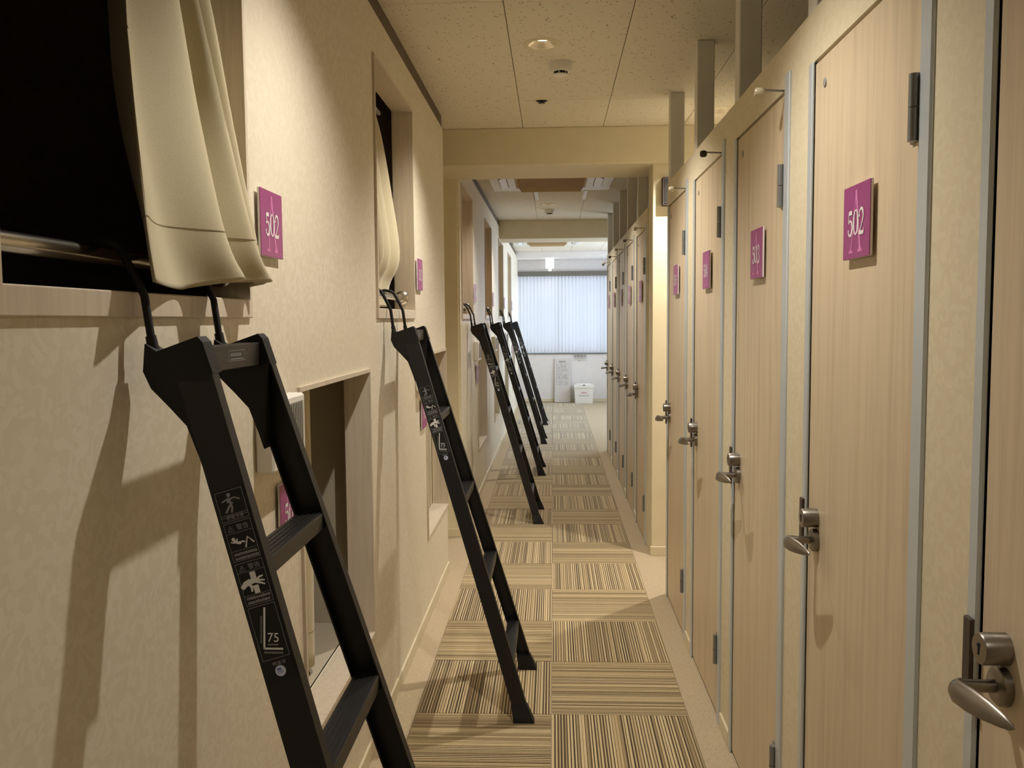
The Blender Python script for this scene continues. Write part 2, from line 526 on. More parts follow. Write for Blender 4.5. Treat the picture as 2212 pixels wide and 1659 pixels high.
def glyph(ch):
    """serif numerals and capitals as variable-width strokes in a 0.6 x 1 cell"""
    S_ = []
    if ch == '0':
        p = arc(.30, .5, .23, .46, 0, 360 - 15, 23)
        S_.append((p, [.045 + .095 * abs(math.cos(math.radians(15 * i))) ** 1.5 for i in range(24)], True))
    elif ch == '1':
        S_ += [([(.32, .03), (.32, .97)], .12, False), ([(.12, .8), (.2, .86), (.31, .95)], .05, False), ([(.12, .025), (.52, .025)], .05, False)]
    elif ch == '2':
        p = arc(.29, .70, .21, .26, 160, -30, 14) + [(.40, .45), (.25, .24), (.07, .06)]
        S_ += [(p, taper(len(p), .06, .12, .05), False), ([(.05, .065), (.52, .065)], .13, False), ([(.09, .66), (.09, .76)], .10, False),
               ([(.53, .02), (.55, .22)], .04, False)]
    elif ch == '3':
        p = arc(.27, .74, .18, .23, 160, -80, 14); q = arc(.27, .27, .22, .26, 80, -160, 16)
        S_ += [(p, taper(len(p), .06, .11, .05), False), (q, taper(len(q), .05, .13, .06), False), ([(.1, .72), (.1, .82)], .09, False),
               ([(.07, .14), (.07, .24)], .09, False)]
    elif ch == '4':
        S_ += [([(.40, .02), (.40, .97)], .12, False), ([(.39, .95), (.05, .30)], .045, False), ([(.04, .28), (.57, .28)], .06, False),
               ([(.25, .02), (.55, .02)], .04, False)]
    elif ch == '5':
        p = [(.13, .50)] + arc(.27, .32, .23, .28, 115, -155, 18)
        S_ += [(p, taper(len(p), .05, .13, .06), False), ([(.13, .90), (.47, .90)], .14, False), ([(.13, .93), (.12, .50)], .05, False),
               ([(.08, .17), (.08, .27)], .09, False)]
    elif ch in '69':
        p = arc(.30, .30, .22, .27, 0, 345, 20); q = [(.47, .93), (.30, .84), (.15, .6), (.085, .34)]
        if ch == '9':
            p = [(.6 - a, 1 - b) for a, b in p]; q = [(.6 - a, 1 - b) for a, b in q]
        S_ += [(p, [.05 + .08 * abs(math.cos(math.radians(17.25 * i))) for i in range(21)], True), (q, [.05, .08, .11, .12], False)]
    elif ch == '7':
        S_ += [([(.07, .91), (.54, .91)], .12, False), ([(.52, .9), (.33, .5), (.26, .03)], [.05, .1, .13], False)]
    elif ch == '8':
        S_ += [(arc(.3, .73, .17, .23, 0, 345, 20), [.045 + .07 * abs(math.cos(math.radians(17.25 * i))) for i in range(21)], True),
               (arc(.3, .27, .21, .25, 0, 345, 20), [.045 + .08 * abs(math.cos(math.radians(17.25 * i))) for i in range(21)], True)]
    elif ch == 'A':
        S_ += [([(.09, .03), (.31, 1.0)], .035, False), ([(.51, .03), (.30, 1.0)], .075, False), ([(.16, .32), (.45, .32)], .03, False),
               ([(0, .02), (.18, .02)], .04, False), ([(.40, .02), (.62, .02)], .04, False),
               ([(.07, .06), (.115, .06)], .05, False), ([(.45, .06), (.57, .06)], .05, False)]
    elif ch == 'B':
        S_ += [([(.12, .02), (.12, .98)], .075, False), ([(.02, .98), (.3, .98)], .035, False), ([(.02, .02), (.3, .02)], .035, False),
               ([(.12, .52), (.3, .52)], .03, False), (arc(.28, .75, .2, .23, 90, -90, 12), taper(13, .03, .085, .03), False),
               (arc(.28, .27, .25, .25, 90, -90, 12), taper(13, .03, .095, .03), False)]
    return S_


# ------------------------------------------------------------------ the setting
# corridor: x -0.6 .. 0.6, y forward, z up
XL, XR = -0.60, 0.60
Y0, YE = -1.5, 15.4
XO = 1.75                       # outer wall of the wash cabins / window bay on the right
Y_N1, Y_N2 = 4.96, 5.78         # recess in the left wall
XN = -1.15                      # back of the recess

# floor slab with a sunken strip for the carpet tiles
fb = MB()
fb.box(XN - .75, -0.5, Y0, YE + .1, -.12, 0); fb.box(0.5, XO + .1, Y0, YE + .1, -.12, 0); fb.box(-0.5, 0.5, Y0, YE + .1, -.12, -.007)
floor = struct(fb.build('floor', m_border))
tile_me = None
TY0 = 3.124
for i in range(-9, 25):
    for j in (0, 1):
        yc = TY0 + .5 * i + .25; xc = -.25 + .5 * j
        if yc + .25 > YE:
            continue
        if tile_me is None:
            t = MB().box(-.249, .249, -.249, .249, -.0069, 0.0006, .0012)
            o = t.build('carpet_tile', m_carpet, floor); tile_me = o.data
        else:
            o = bpy.data.objects.new('carpet_tile', tile_me); C.objects.link(o); o.parent = floor
        o.location = (xc, yc, 0.0)
        # laid in a chequer: stripes along the corridor / across it
        if (i + j) % 2 == 1:
            o.rotation_euler = (0, 0, PI / 2)

# upper and lower bunk openings of the left wall: (y0, y1)
UP = [(0.93, 1.745), (3.03, 3.845), (5.88, 6.68), (7.92, 8.73), (9.87, 10.75), (11.87, 12.76)]
LO = [(2.06, 2.875), (4.15, 4.935), (7.03, 7.94), (9.02, 9.78), (11.0, 11.78), (13.0, 13.8)]
UZ = (1.49, 2.36)
LZ = (0.40, 1.29)
WT = 2.515
XB = -0.685


def wall_mesh(segs, holes, xf, xb, z1):
    mb = MB()
    for (a, b) in segs:
        ys = sorted({a, b} | {v for h in holes for v in h[:2] if a < v < b})
        zs = sorted({0.0, z1} | {v for h in holes for v in h[2:]})
        solid = {}
        for i in range(len(ys) - 1):
            for k in range(len(zs) - 1):
                cy, cz = (ys[i] + ys[i + 1]) / 2, (zs[k] + zs[k + 1]) / 2
                solid[i, k] = not any(h[0] < cy < h[1] and h[2] < cz < h[3] for h in holes)
        for (i, k), sd in solid.items():
            if not sd:
                continue
            p = lambda x, y, z: (x, y, z)
            A, B, D, E_ = ys[i], ys[i + 1], zs[k], zs[k + 1]
            mb.add([p(xf, A, D), p(xf, B, D), p(xf, B, E_), p(xf, A, E_)], [(0, 1, 2, 3)])
            mb.add([p(xb, A, D), p(xb, B, D), p(xb, B, E_), p(xb, A, E_)], [(3, 2, 1, 0)])
            for (di, dk, q) in ((-1, 0, [(A, D), (A, E_)]), (1, 0, [(B, D), (B, E_)]), (0, -1, [(A, D), (B, D)]), (0, 1, [(A, E_), (B, E_)])):
                if not solid.get((i + di, k + dk), False):
                    (ya, za), (yb, zb) = q
                    mb.add([(xf, ya, za), (xf, yb, zb), (xb, yb, zb), (xb, ya, za)], [(0, 1, 2, 3)])
    import bmesh
    return mb


holesL = [(a, b, UZ[0], UZ[1]) for a, b in UP] + [(a, b, LZ[0], LZ[1]) for a, b in LO]
wl = wall_mesh([(Y0, Y_N1), (Y_N2, YE)], holesL, XL, XB, WT)
wall_left = struct(wl.build('wall_left', m_wall, fix=False))
for p_ in wall_left.data.polygons:
    pass
# thin laminate liner round each opening, thick front sill board at the bottom
for n_, (a, b) in enumerate(UP + LO):
    z0, z1 = UZ if n_ < len(UP) else LZ
    fm = MB(); t_ = .012; x0, x1 = -.680, XL + .008
    fm.box(x0, x1, a, a + t_, z0, z1); fm.box(x0, x1, b - t_, b, z0, z1)
    fm.box(x0, x1, a + t_, b - t_, z1 - t_, z1)
    fm.build('opening_frame', m_frame, wall_left)
    sm = MB(); sm.box(x0, XL + .008, a - .004, b + .004, z0 - .035 if n_ < len(UP) else z0 - .014, z0 + .002, .002)
    sm.build('sill_board', m_frame, wall_left)
# bunk boxes behind the openings
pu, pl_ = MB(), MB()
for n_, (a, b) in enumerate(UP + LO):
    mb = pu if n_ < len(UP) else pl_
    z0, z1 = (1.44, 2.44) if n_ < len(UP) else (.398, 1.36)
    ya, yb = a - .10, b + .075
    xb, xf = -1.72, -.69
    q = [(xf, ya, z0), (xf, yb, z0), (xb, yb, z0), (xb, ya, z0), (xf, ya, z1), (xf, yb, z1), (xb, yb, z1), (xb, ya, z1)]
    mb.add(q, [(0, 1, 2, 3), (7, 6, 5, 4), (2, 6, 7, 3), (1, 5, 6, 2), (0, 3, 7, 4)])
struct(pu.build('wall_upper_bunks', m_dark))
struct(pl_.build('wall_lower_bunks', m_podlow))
# trim between the wall top and the ceiling, the gap's shade put into its colour
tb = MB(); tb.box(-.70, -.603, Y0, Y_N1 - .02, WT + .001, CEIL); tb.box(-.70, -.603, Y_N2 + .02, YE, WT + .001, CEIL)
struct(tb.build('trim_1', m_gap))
# recess walls and pilaster
rb = MB(); rb.box(XN - .08, XN, Y_N1 - .1, Y_N2 + .1, 0, CEIL); rb.box(XN, XB, Y_N1 - .06, Y_N1 - .0, 0, CEIL)
struct(rb.build('wall_recess', m_paint))
pb = MB(); pb.box(XN, -.612, Y_N2 - .03, Y_N2 + .04, 0, CEIL)
struct(pb.build('pilaster', m_paint))
# baseboards, left
bl = MB()
for (a, b) in ((Y0, Y_N1 + .004), (Y_N2 + .03, YE)):
    bl.box(XL - .01, XL + .007, a, b, 0, .056, .0025)
bl.box(XN, -.606, Y_N2 - .037, Y_N2 - .028, 0, .056, .0025)
struct(bl.build('baseboard_left', m_base))

# right partition of the cabins with its doors
LK = [1.21 + .8225 * k for k in range(-2, 5)]          # latch edges, near row
HW = .585
FK = [5.60 + .838 * k + HW for k in range(5)]          # latch edges, far row
DT = 2.018; PT = 2.135
holesR = [(L - HW, L, -1, DT) for L in LK + FK]
wr = wall_mesh([(Y0, 4.565), (5.52, 9.62)], holesR, XR, XR + .04, PT)
wall_right = struct(wr.build('wall_right', m_part, fix=False))
js = 'jamb_strip'
for L in LK + FK:
    for (a, b) in ((L - HW - .044, L - HW), (L, L + .028)):
        if b > 4.58 and a < 5.5:
            continue
        MB().box(XR - .006, XR + .02, a, b, 0, DT + (.035 if a < L - .1 else 0), .003).build(js, m_alu, wall_right)
    if L + .06 < 9.7:
        MB().box(XR - .012, XR - .004, L + .003, L + .024, (.908 if L < 5 else .883), (1.028 if L < 5 else 1.003), .001).build('strike_plate', m_bronze, wall_right)
# low baseboard pieces between the doors
bb = MB()
for row in (LK, FK):
    for L in row:
        if L + .23 < 9.6 and not (4.45 < L < 5.5):
            bb.box(XR - .007, XR + .01, L + .03, L + .8225 - HW - .056, 0, .056, .002)
struct(bb.build('baseboard_right', m_base))
# cross walls between the cabins, outer wall
cw = MB()
for L in LK + FK:
    cw.box(XR + .04, XO, L + .03, L + .07, 0, PT)
cw.box(XR + .04, XO, 5.52, 5.56, 0, PT)
struct(cw.build('wall_cabins', m_paint))
ow = MB()
ow.box(XO, XO + .1, Y0, 10.4, 0, CEIL); ow.box(XO, XO + .1, 14.4, YE + .1, 0, CEIL)
ow.box(XO, XO + .1, 10.4, 14.4, 0, .8); ow.box(XO, XO + .1, 10.4, 14.4, 2.3, CEIL)
struct(ow.build('wall_outer', m_endwall))
w2 = MB(); w2.box(XO + .02, XO + .07, 10.4, 14.4, .8, .84); w2.box(XO + .02, XO + .07, 10.4, 14.4, 2.26, 2.3)
for y in (10.4, 11.72, 13.04, 14.36):
    w2.box(XO + .02, XO + .07, y, y + .04, .84, 2.26)
win2 = struct(w2.build('window_2', m_alu))
MB().box(XO + .042, XO + .047, 10.42, 14.38, .82, 2.28).build('pane', m_glass, win2)
# wall behind the camera
struct(MB().box(XN - .8, XO + .1, Y0 - .1, Y0, 0, CEIL).build('wall_back', m_paint))
struct(MB().box(-1.85, -1.75, Y0, YE, 0, CEIL).build('wall_bunk_back', m_paint))
# column at the recess on the right
struct(MB().box(.607, 1.0, 5.31, 5.52, 0, CEIL, .004).build('column', m_paint))
struct(MB().box(.600, 1.0, 5.303, 5.318, 0, .056, .002).build('baseboard_column', m_base))
# ceiling: dark backing with boards laid in a half bond
ceiling = struct(MB().box(XN - .75, XO + .1, Y0, YE + .1, CEIL + .006, CEIL + .1).build('ceiling', m_ceilback))
bd = None
PW, PLN = .4725, 1.9
OFF = {-3: .5, -2: -.475, -1: -1.425, 0: 0, 1: 0, 2: -1.425, 3: 0}
for col in range(-3, 4):
    xa = -.16 + PW * col
    for r in range(-7, 13):
        ya = 4.634 + PLN * r + OFF[col]
        if ya > YE or ya + PLN < Y0:
            continue
        if bd is None:
            bd = MB().box(.0015, PW - .0015, .0015, PLN - .0015, 0, .006, .001).build('ceiling_board', m_ceil, ceiling)
            o = bd
        else:
            o = bd.copy(); C.objects.link(o); o.parent = ceiling
        o.location = (xa, ya, CEIL)
# beams
struct(MB().box(XN, XO, 5.27, Y_N2, 2.362, CEIL, .004).build('beam', m_paint))
struct(MB().box(-.66, XO, 10.1, 10.62, 2.372, CEIL, .004).build('beam', m_paint))
struct(MB().box(-.66, XO, 14.70, YE, 2.478, CEIL, .004).build('beam', m_endwall))
# end wall with the window
ew = MB()
ew.box(-1.0, XO, YE, YE + .1, 0, .862); ew.box(-1.0, XO, YE, YE + .1, 2.2, CEIL)
ew.box(-1.0, -.60, YE, YE + .1, .862, 2.2); ew.box(1.65, XO, YE, YE + .1, .862, 2.2)
struct(ew.build('wall_end', m_endwall))
struct(MB().box(-.6, XO, YE - .008, YE + .004, 0, .056, .002).build('baseboard_end', m_base))
wf = MB(); wf.box(-.6, 1.65, YE + .03, YE + .08, .862, .90); wf.box(-.6, 1.65, YE + .03, YE + .08, 2.16, 2.2)
for x in (-.6, .13, .88, 1.61):
    wf.box(x, x + .04, YE + .03, YE + .08, .90, 2.16)
win1 = struct(wf.build('window_1', m_alu))
MB().box(-.58, 1.63, YE + .052, YE + .057, .88, 2.18).build('pane', m_glass, win1)
MB().box(-.61, 1.66, YE - .03, YE + .03, .842, .862, .003).build('window_sill', m_headbox, win1)

# ------------------------------------------------------------------ doors
def make_door(L):
    o = struct(MB((XR, L, 0)).box(XR + .001, XR + .036, L - HW + .004, L - .004, .012, DT - .008, .0015).build('door_1', m_door))
    o.location = (XR, L, 0)
    O = (XR, L, 0)
    yc = L - .068
    for z0 in (.208, 1.727):
        h = MB(O); yh = L - HW + .008
        h.cyl((XR - .010, yh, z0), (XR - .010, yh, z0 + .052), .0085)
        h.cyl((XR - .010, yh, z0 + .054), (XR - .010, yh, z0 + .106), .0085)
        h.box(XR - .0035, XR + .001, yh - .002, yh + .030, z0, z0 + .106, .001)
        h.build('hinge', m_hinge, o, True)
    ZH = .949
    lk = MB(O).lathe((XR, yc, ZH + .050), [(0.0, -.034), (.012, -.034), (.0195, -.0335), (.021, -.0315), (.021, 0.001), (0, .001)], 28, 'x').build('lock_cylinder', m_nickel, o, True)
    kh = MB(O); kh.box(XR - .0349, XR - .0339, yc - .0012, yc + .0012, ZH + .042, ZH + .054); kh.cyl((XR - .0352, yc, ZH + .055), (XR - .0338, yc, ZH + .055), .003, n=12)
    kh.build('keyhole', m_slot, lk)
    hd = MB(O).lathe((XR, yc, ZH), [(0, -.013), (.021, -.013), (.0255, -.0095), (.026, .001), (0, .001)], 28, 'x')
    hr = hd.build('rosette', m_nickel, o, True)
    lv = MB(O)
    path = [((XR - .012, yc, ZH), .0085, .0085), ((XR - .040, yc, ZH), .0085, .0085), ((XR - .056, yc + .001, ZH), .010, .0085),
            ((XR - .066, yc - .006, ZH + .0005), .0125, .007), ((XR - .069, yc - .022, ZH + .001), .0145, .006), ((XR - .066, yc - .050, ZH + .002), .0150, .0052),
            ((XR - .060, yc - .080, ZH + .002), .0125, .0045), ((XR - .054, yc - .104, ZH + .001), .0085, .004), ((XR - .050, yc - .118, ZH), .0045, .003),
            ((XR - .049, yc - .122, ZH), .001, .001)]
    lv.loft(path, 20, True, (0.45, 0, 1))
    lv.build('lever', m_nickel, o, True)
    MB(O).lathe((XR, L - .075, 1.952), [(0, -.0015), (.0095, -.0015), (.011, .001), (0, .001)], 20, 'x').build('screw_cap', m_greyplastic, o, True)
    # bumper rod over the hinge corner
    br = MB(O); yb = L - HW + .012
    br.cyl((XR + .01, yb, DT - .002), (XR - .062, yb - .002, DT + .001), .0028, n=10)
    br.build('stop_rod', m_nickel, o, True)
    return o


NAMES_N = [499 + k for k in range(2)]
doors = []
proto = make_door(LK[2])
def add_stop(door, dark):
    yb = -HW + .010; z = DT - .004
    b = MB().lathe((-.066, yb, z), [(0, -.012), (.008, -.011), (.0115, -.006), (.0115, .006), (.008, .011), (0, .012)], 18, 'x')
    o = b.build('stop_bumper', m_rubber if dark else m_clear, door, True)
    return o
seq = [(LK[2], 501), (LK[3], 502), (LK[4], 503), (LK[5], 504), (LK[6], 505)] + [(FK[k], 506 + k) for k in range(5)]
dlist = [proto] + [dup(proto, loc=(XR, L, 0)) for L, _ in seq[1:]]
for n_, (d, (L, num)) in enumerate(zip(dlist, seq)):
    d.name = 'door_%d' % (n_ + 1)
    add_stop(d, num in (504, 507, 509))
    if num > 505 or num == 501:         # the handles do not all sit at the same height
        for ch in d.children:
            if ch.name.split('.')[0] in ('lock_cylinder', 'rosette', 'lever'):
                ch.location.z = -.025 if num > 505 else .015
# closed doors of the two cabins nearest the camera, out of the frame
for n_, L in enumerate(LK[:2]):
    d = dup(proto, loc=(XR, L, 0)); d.name = 'door_%d' % (11 + n_)


# ------------------------------------------------------------------ number signs
def make_sign(num, letter, loc, face, label, group):
    """plate of 0.152 x 0.146, its back stood 5 mm off the surface; face +1 looks to +x, -1 to -x"""
    th = .006; st = .006
    o = thing('number_sign', label, 'sign', loc, group)
    R = Vector((0, face, 0)); U = Vector((0, 0, 1)); N = Vector((face, 0, 0))
    hw, hh = .073, .070
    def bx(x0, x1, m_, nm, e=0):
        a, b = sorted((face * x0, face * x1))
        return MB().box(a, b, -hw + e, hw - e, -hh + e, hh - e, .0008).build(nm, m_, o)
    bx(st, st + th - .0012, m_pedge, 'back_plate'); fp = bx(st + th - .0012, st + th, m_purple, 'face_plate', .0004)
    MB().box(*sorted((0, face * st)), -.04, .04, -.04, .04).build('standoff', m_greyplastic, o)
    pm = MB(); s_ = .118
    for pts, ws, cl in glyph(letter):
        k = (ws * s_ if not isinstance(ws, list) else [v * s_ for v in ws])
        pm.ribbon([((x - .31) * s_ * 1.02, (y - .5) * s_) for x, y in pts], k, (0, 0, 0), R, U, N * (st + th + .0004), cl)
    pm.build('letter', m_pink, o)
    dm = MB(); s_ = .050
    for i, ch in enumerate(str(num)):
        for pts, ws, cl in glyph(ch):
            k = (ws * s_ * 1.15 if not isinstance(ws, list) else [v * s_ * 1.15 for v in ws])
            dm.ribbon([((x - .3 + (i - 1) * .60) * s_ * 1.0, (y - .5) * s_) for x, y in pts], k, (0, -0.0, -.002), R, U, N * (st + th + .0008), cl)
    dm.build('number', m_pedge, o)
    return o


PL = [L for L in LK[2:]] + FK
POSTL = ['grey post over the door at the right edge of the photo', 'grey post rising over the far edge of door 502, cut by the top edge',
         'tall grey post to the ceiling over the second full maple door', 'mid height looking grey post over the third full maple door',
         'short looking grey post over the last door before the first beam'] + \
        ['grey post over the %s cabin door past the lit column' % v for v in ('first', 'second', 'third', 'fourth', 'last')]
SIGL = ['purple door sign 501 A on the cabin door cut off at the right edge', 'largest purple door sign, reading 502 A with white numerals',
        'purple door sign 503 A on the second full door from the camera', 'purple door sign 504 A on the third full door from the camera',
        'small purple door sign 505 A on the last door before the lit column'] + \
       ['pale lilac looking sign on the %s cabin door past the lit column' % v for v in ('first', 'second', 'third', 'fourth', 'last')]
UPL = ['largest purple wall sign, 502 A, partly behind the beige curtain', 'purple wall sign 503 A right of the second upper bunk opening', 'purple wall sign right of the first upper opening past the beam'] + ['purple sign right of the %s upper opening from the camera' % v for v in ('fourth', 'fifth', 'sixth')]
LOL = ['purple wall sign 502 B behind the foreground ladder, under the white unit', 'purple wall sign 503 B left of the second ladder'] + ['purple sign left of the %s low opening from the camera' % v for v in ('third', 'fourth', 'fifth', 'sixth')]
for n_, (a, b) in enumerate(UP):
    num = 502 + n_
    make_sign(num, 'A', (XL, b + .125, 1.655), 1,
              UPL[n_], 'purple signs of the upper bunks')
for n_, (a, b) in enumerate(LO):
    num = 502 + n_
    make_sign(num, 'B', (XL, a - .112, 1.018), 1,
              LOL[n_], 'purple signs of the lower bunks')
for n_, (L, num) in enumerate(seq):
    make_sign(num, 'A', (XR + .001, L - .322, 1.629), -1,
              SIGL[n_], 'purple signs on the cabin doors')

# posts above the cabins
ordn = ['first', 'second', 'third', 'fourth', 'fifth', 'sixth', 'seventh', 'eighth', 'ninth', 'tenth']
for n_, L in enumerate(PL):
    y = L + .018
    num = seq[n_][1]
    pl = POSTL[n_]
    p = tag(MB((XR + .04, y, PT)).box(XR + .006, XR + .077, y, y + .066, PT - .001, CEIL, .003).build('partition_post', m_post),
            pl, 'post', 'posts over the cabin partition')
    p.location = (XR + .04, y, PT)

# ------------------------------------------------------------------ ladders
SL = .295                    # lean: x falls back by SL for each metre of height
def lx(z):
    return -SL * z
YNT, YNB, YFT, YFB = -.141, -.254, .141, .254


def make_ladder(loc, label):
    o = thing('loft_ladder', label, 'ladder', loc, 'black ladders hooked on the bunk rails')
    hw = .0268
    yn = lambda z: YNB + (YNT - YNB) * z / 1.42
    yf = lambda z: YFB + (YFT - YFB) * z / 1.42
    def rail(side):
        yo = yn if side < 0 else yf
        inn = -side                      # inward direction
        mb = MB(); za, zb = .035, 1.385
        prof = [(-hw, 0), (hw, 0), (hw, .024), (hw - .003, .024), (hw - .003, .004), (-hw + .003, .004), (-hw + .003, .024), (-hw, .024)]
        vs = []
        for z in (za, zb):
            for (x, d) in prof:
                vs.append((lx(z) + x, yo(z) + inn * d, z))
        n = len(prof)
        fs = [tuple(range(n)), tuple(range(2 * n - 1, n - 1, -1))] + [(i, (i + 1) % n, (i + 1) % n + n, i + n) for i in range(n)]
        mb.add(vs, fs)
        st = mb.build('stringer', m_black, o)
        # moulded head
        hp = [(-.573, 1.417), (-.556, 1.406), (-.496, 1.427), (-.4885, 1.419), (-.4745, 1.374), (-.480, 1.3735), (-.482, 1.36), (-.4905, 1.226),
              (-.4985, 1.252), (-.5155, 1.298), (-.539, 1.324), (-.566, 1.352), (-.577, 1.377)]
        hp = [(x + .0977, z) for x, z in hp]
        y1 = yo(1.40) + side * .003
        hm = MB().prism([(x, y1, z) for x, z in hp], (0, inn * .033, 0))
        hm.build('head_cap', m_black2, o)
        # rubber foot
        fm = MB()
        z0, z1 = 0.001, .062
        q = []
        for (z, e, f_) in ((z0, .007, .009), (.018, .008, .009), (z1, .002, .003)):
            xa, xb = lx(z) - hw - e, lx(z) + hw + e
            if z == z0:
                xa, xb = lx(.018) - hw - .007, lx(.0) + hw + .010
            ya, yb = yo(z) + side * f_, yo(z) + inn * (.024 + f_)
            q.append([(xa, ya, z), (xb, ya, z), (xb, yb, z), (xa, yb, z)])
        vs = sum(q, []); fs = [(3, 2, 1, 0), (8, 9, 10, 11)]
        for r in (0, 1):
            fs += [(4 * r + i, 4 * r + (i + 1) % 4, 4 * r + 4 + (i + 1) % 4, 4 * r + 4 + i) for i in range(4)]
        fm.add(vs, fs); fm.build('rubber_foot', m_black2, o)
        # hook over the bunk rail (x relative to the ladder's own zero)
        yk = yo(1.40) + inn * .013
        H = [(-.562, 1.385), (-.571, 1.43), (-.578, 1.486), (-.592, 1.516), (-.604, 1.540), (-.613, 1.555), (-.625, 1.5635), (-.650, 1.5668), (-.664, 1.5635),
             (-.671, 1.556), (-.6725, 1.535)]
        hk = MB(); hk.loft([((x + .0977, yk, z), .0058, .0058) for x, z in H], 12, True, (0, 1, 0))
        hk.cyl((-.566 + .0977, yk, 1.40), (-.571 + .0977, yk, 1.428), .0085, .0075, 12)
        hk.build('hook', m_black2, o, True)
        return st
    sn = rail(-1); rail(1)
    for z in (.213, .509, .802, 1.107):
        rm = MB(); xa, xb = lx(z) - .021, lx(z) + .0265
        ya, yb = yn(z) + .002, yf(z) - .002
        rm.box(xa, xb, ya, yb, z - .030, z, .002)
        for k in range(5):
            x = xa + .006 + k * .0085
            rm.box(x, x + .004, ya + .01, yb - .01, z - .001, z + .0012)
        rm.build('rung', m_rung, o)
        bm_ = MB()
        bm_.lathe((lx(z) + .0215, yn(z) - .0005, z - .012), [(0, -.0015), (.003, -.0015), (.004, .001)], 10, 'y')
        bm_.build('rivet', m_black, o)
    z = 1.410
    tb_ = MB().box(lx(z) - .004, lx(z) + .021, yn(z) + .012, yf(z) - .012, 1.372, 1.412, .002).build('top_bar', m_rung, o)
    pm = MB(); Rr, Uu, Nn = (0, 1, 0), (0, 0, 1), (1, 0, 0)
    og = (lx(z) + .0215, (yn(z) + yf(z)) / 2, 1.394)
    pm.frame(-.036, -.0085, .036, .0085, .0008, og, Rr, Uu)
    for k in range(11):
        pm.rect(-.028 + k * .0045, -.001, -.025 + k * .0045, .004, og, Rr, Uu)
    pm.rect(-.028, -.006, .028, -.0045, og, Rr, Uu)
    pm.build('rating_plate', m_printdim, tb_)
    # stickers on the outer face of the near stringer, drawn along its axis
    ax = Vector((-SL, (YNT - YNB) / 1.42, 1)) * Vector((-SL, 0, 1)).normalized().z; Rx = Vector((ax.z, 0, -ax.x)) * 1.0
    ax_u = ax.z; ax = ax * 1.015
    zt = 1.225; zo = 1.207
    yl = yn(zo) - .0006
    org = Vector((lx(zo), yl, zo)); N0 = Vector((0, -.0003, 0))
    k = ax_u
    H = lambda zz: -(zt - zz) / k                         # height along the axis for world height zz
    lab = MB(); lab.poly([(-.0225, H(.958)), (.0225, H(.958)), (.0225, H(1.228)), (-.0225, H(1.228))], org, Rx, ax)
    lb = lab.build('warning_sticker', m_black2, o, fix=False)
    bright, hand, gauge, dim = MB(), MB(), MB(), MB()
    def fr(z0, z1, mb=dim):
        mb.frame(-.0205, H(z0), .0205, H(z1), .0007, org, Rx, ax, N0)
    def T(mb, txt, cx, zc, w_, h_):
        put_text(mb, txt, cx, H(zc), w_, h_, org, Rx, ax, N0)
    def lines(zc, n, mb=dim):
        rg = random.Random(int(zc * 1000))
        for i in range(n):
            x = -.017
            y = H(zc) - i * .0062
            while x < .0165:
                w_ = rg.uniform(.0016, .003)
                mb.rect(x, y - rg.uniform(.0016, .0022), x + w_, y + rg.uniform(.0014, .0022), org, Rx, ax, N0)
                x += w_ + .0006
    def stroke(mb, pts, ws, zc):
        mb.ribbon([(x, H(zc) + y) for x, y in pts], ws, org, Rx, ax, N0)
    # 1: figure touching a line, faded
    fr(1.189, 1.225)
    stroke(dim, [(-.002, .008), (-.003, .001)], .006, 1.207)
    stroke(dim, [(.002, .001), (-.005, -.005), (-.011, -.012)], .003, 1.207)
    stroke(dim, [(-.001, .001), (.000, -.006), (-.003, -.013)], .003, 1.207)
    stroke(dim, [(-.013, .004), (-.007, .006), (-.002, .006), (.006, .007), (.014, .003)], .0022, 1.207)
    dim.poly(arc(-.001, H(1.207) + .012, .003, .003, 0, 345, 14), org, Rx, ax, N0)
    fr(1.1835, 1.1925); T(dim, '感電注意', 0, 1.1885, .026, .0062)
    # 2: warning, slipping figure beside a folding ladder
    def tri(mb, zc):
        stroke(mb, [(-.016, -.004), (-.0115, .004), (-.007, -.004), (-.0163, -.004)], .0009, zc)
        stroke(mb, [(-.0115, .0018), (-.0115, -.0012)], .0011, zc); stroke(mb, [(-.0115, -.0020), (-.0115, -.0029)], .0011, zc)
    fr(1.1285, 1.1815); tri(dim, 1.1735); T(dim, '警告', .0065, 1.1735, .018, .0085)
    dim.rect(-.0205, H(1.1665), .0205, H(1.1665) + .0006, org, Rx, ax, N0)
    bright.poly(arc(-.012, H(1.159), .0026, .0026, 0, 345, 14), org, Rx, ax, N0)
    stroke(bright, [(-.011, -.001), (-.007, -.005), (-.002, -.006)], .004, 1.158)
    stroke(bright, [(-.0165, -.002), (-.012, -.004), (-.009, -.004)], .0018, 1.158)
    stroke(bright, [(-.008, -.003), (-.006, .001)], .0018, 1.158)
    stroke(bright, [(-.004, -.0055), (.001, -.0045), (.004, -.0065)], .0022, 1.158)
    stroke(bright, [(.003, -.014), (.009, .000), (.017, -.010)], .0022, 1.158)
    dim.rect(-.0205, H(1.1425), .0205, H(1.1425) + .0006, org, Rx, ax, N0)
    lines(1.138, 2)
    # 3: warning, hand caught between two rails
    fr(1.0665, 1.1255); tri(dim, 1.1185); T(dim, '警告', .0065, 1.1185, .018, .0085)
    dim.rect(-.0205, H(1.112), .0205, H(1.112) + .0006, org, Rx, ax, N0)
    stroke(hand, [(.001, .0155), (.001, .004)], .0085, 1.096)
    stroke(hand, [(.001, -.004), (.001, -.0155)], .0080, 1.096)
    stroke(hand, [(-.0195, -.0045), (-.013, .0005), (-.006, .0025), (.001, .0015), (.006, .0035)], [.006, .008, .008, .005, .004], 1.096)
    stroke(hand, [(.003, .0015), (.010, .006), (.015, .0065)], [.004, .003, .002], 1.096)
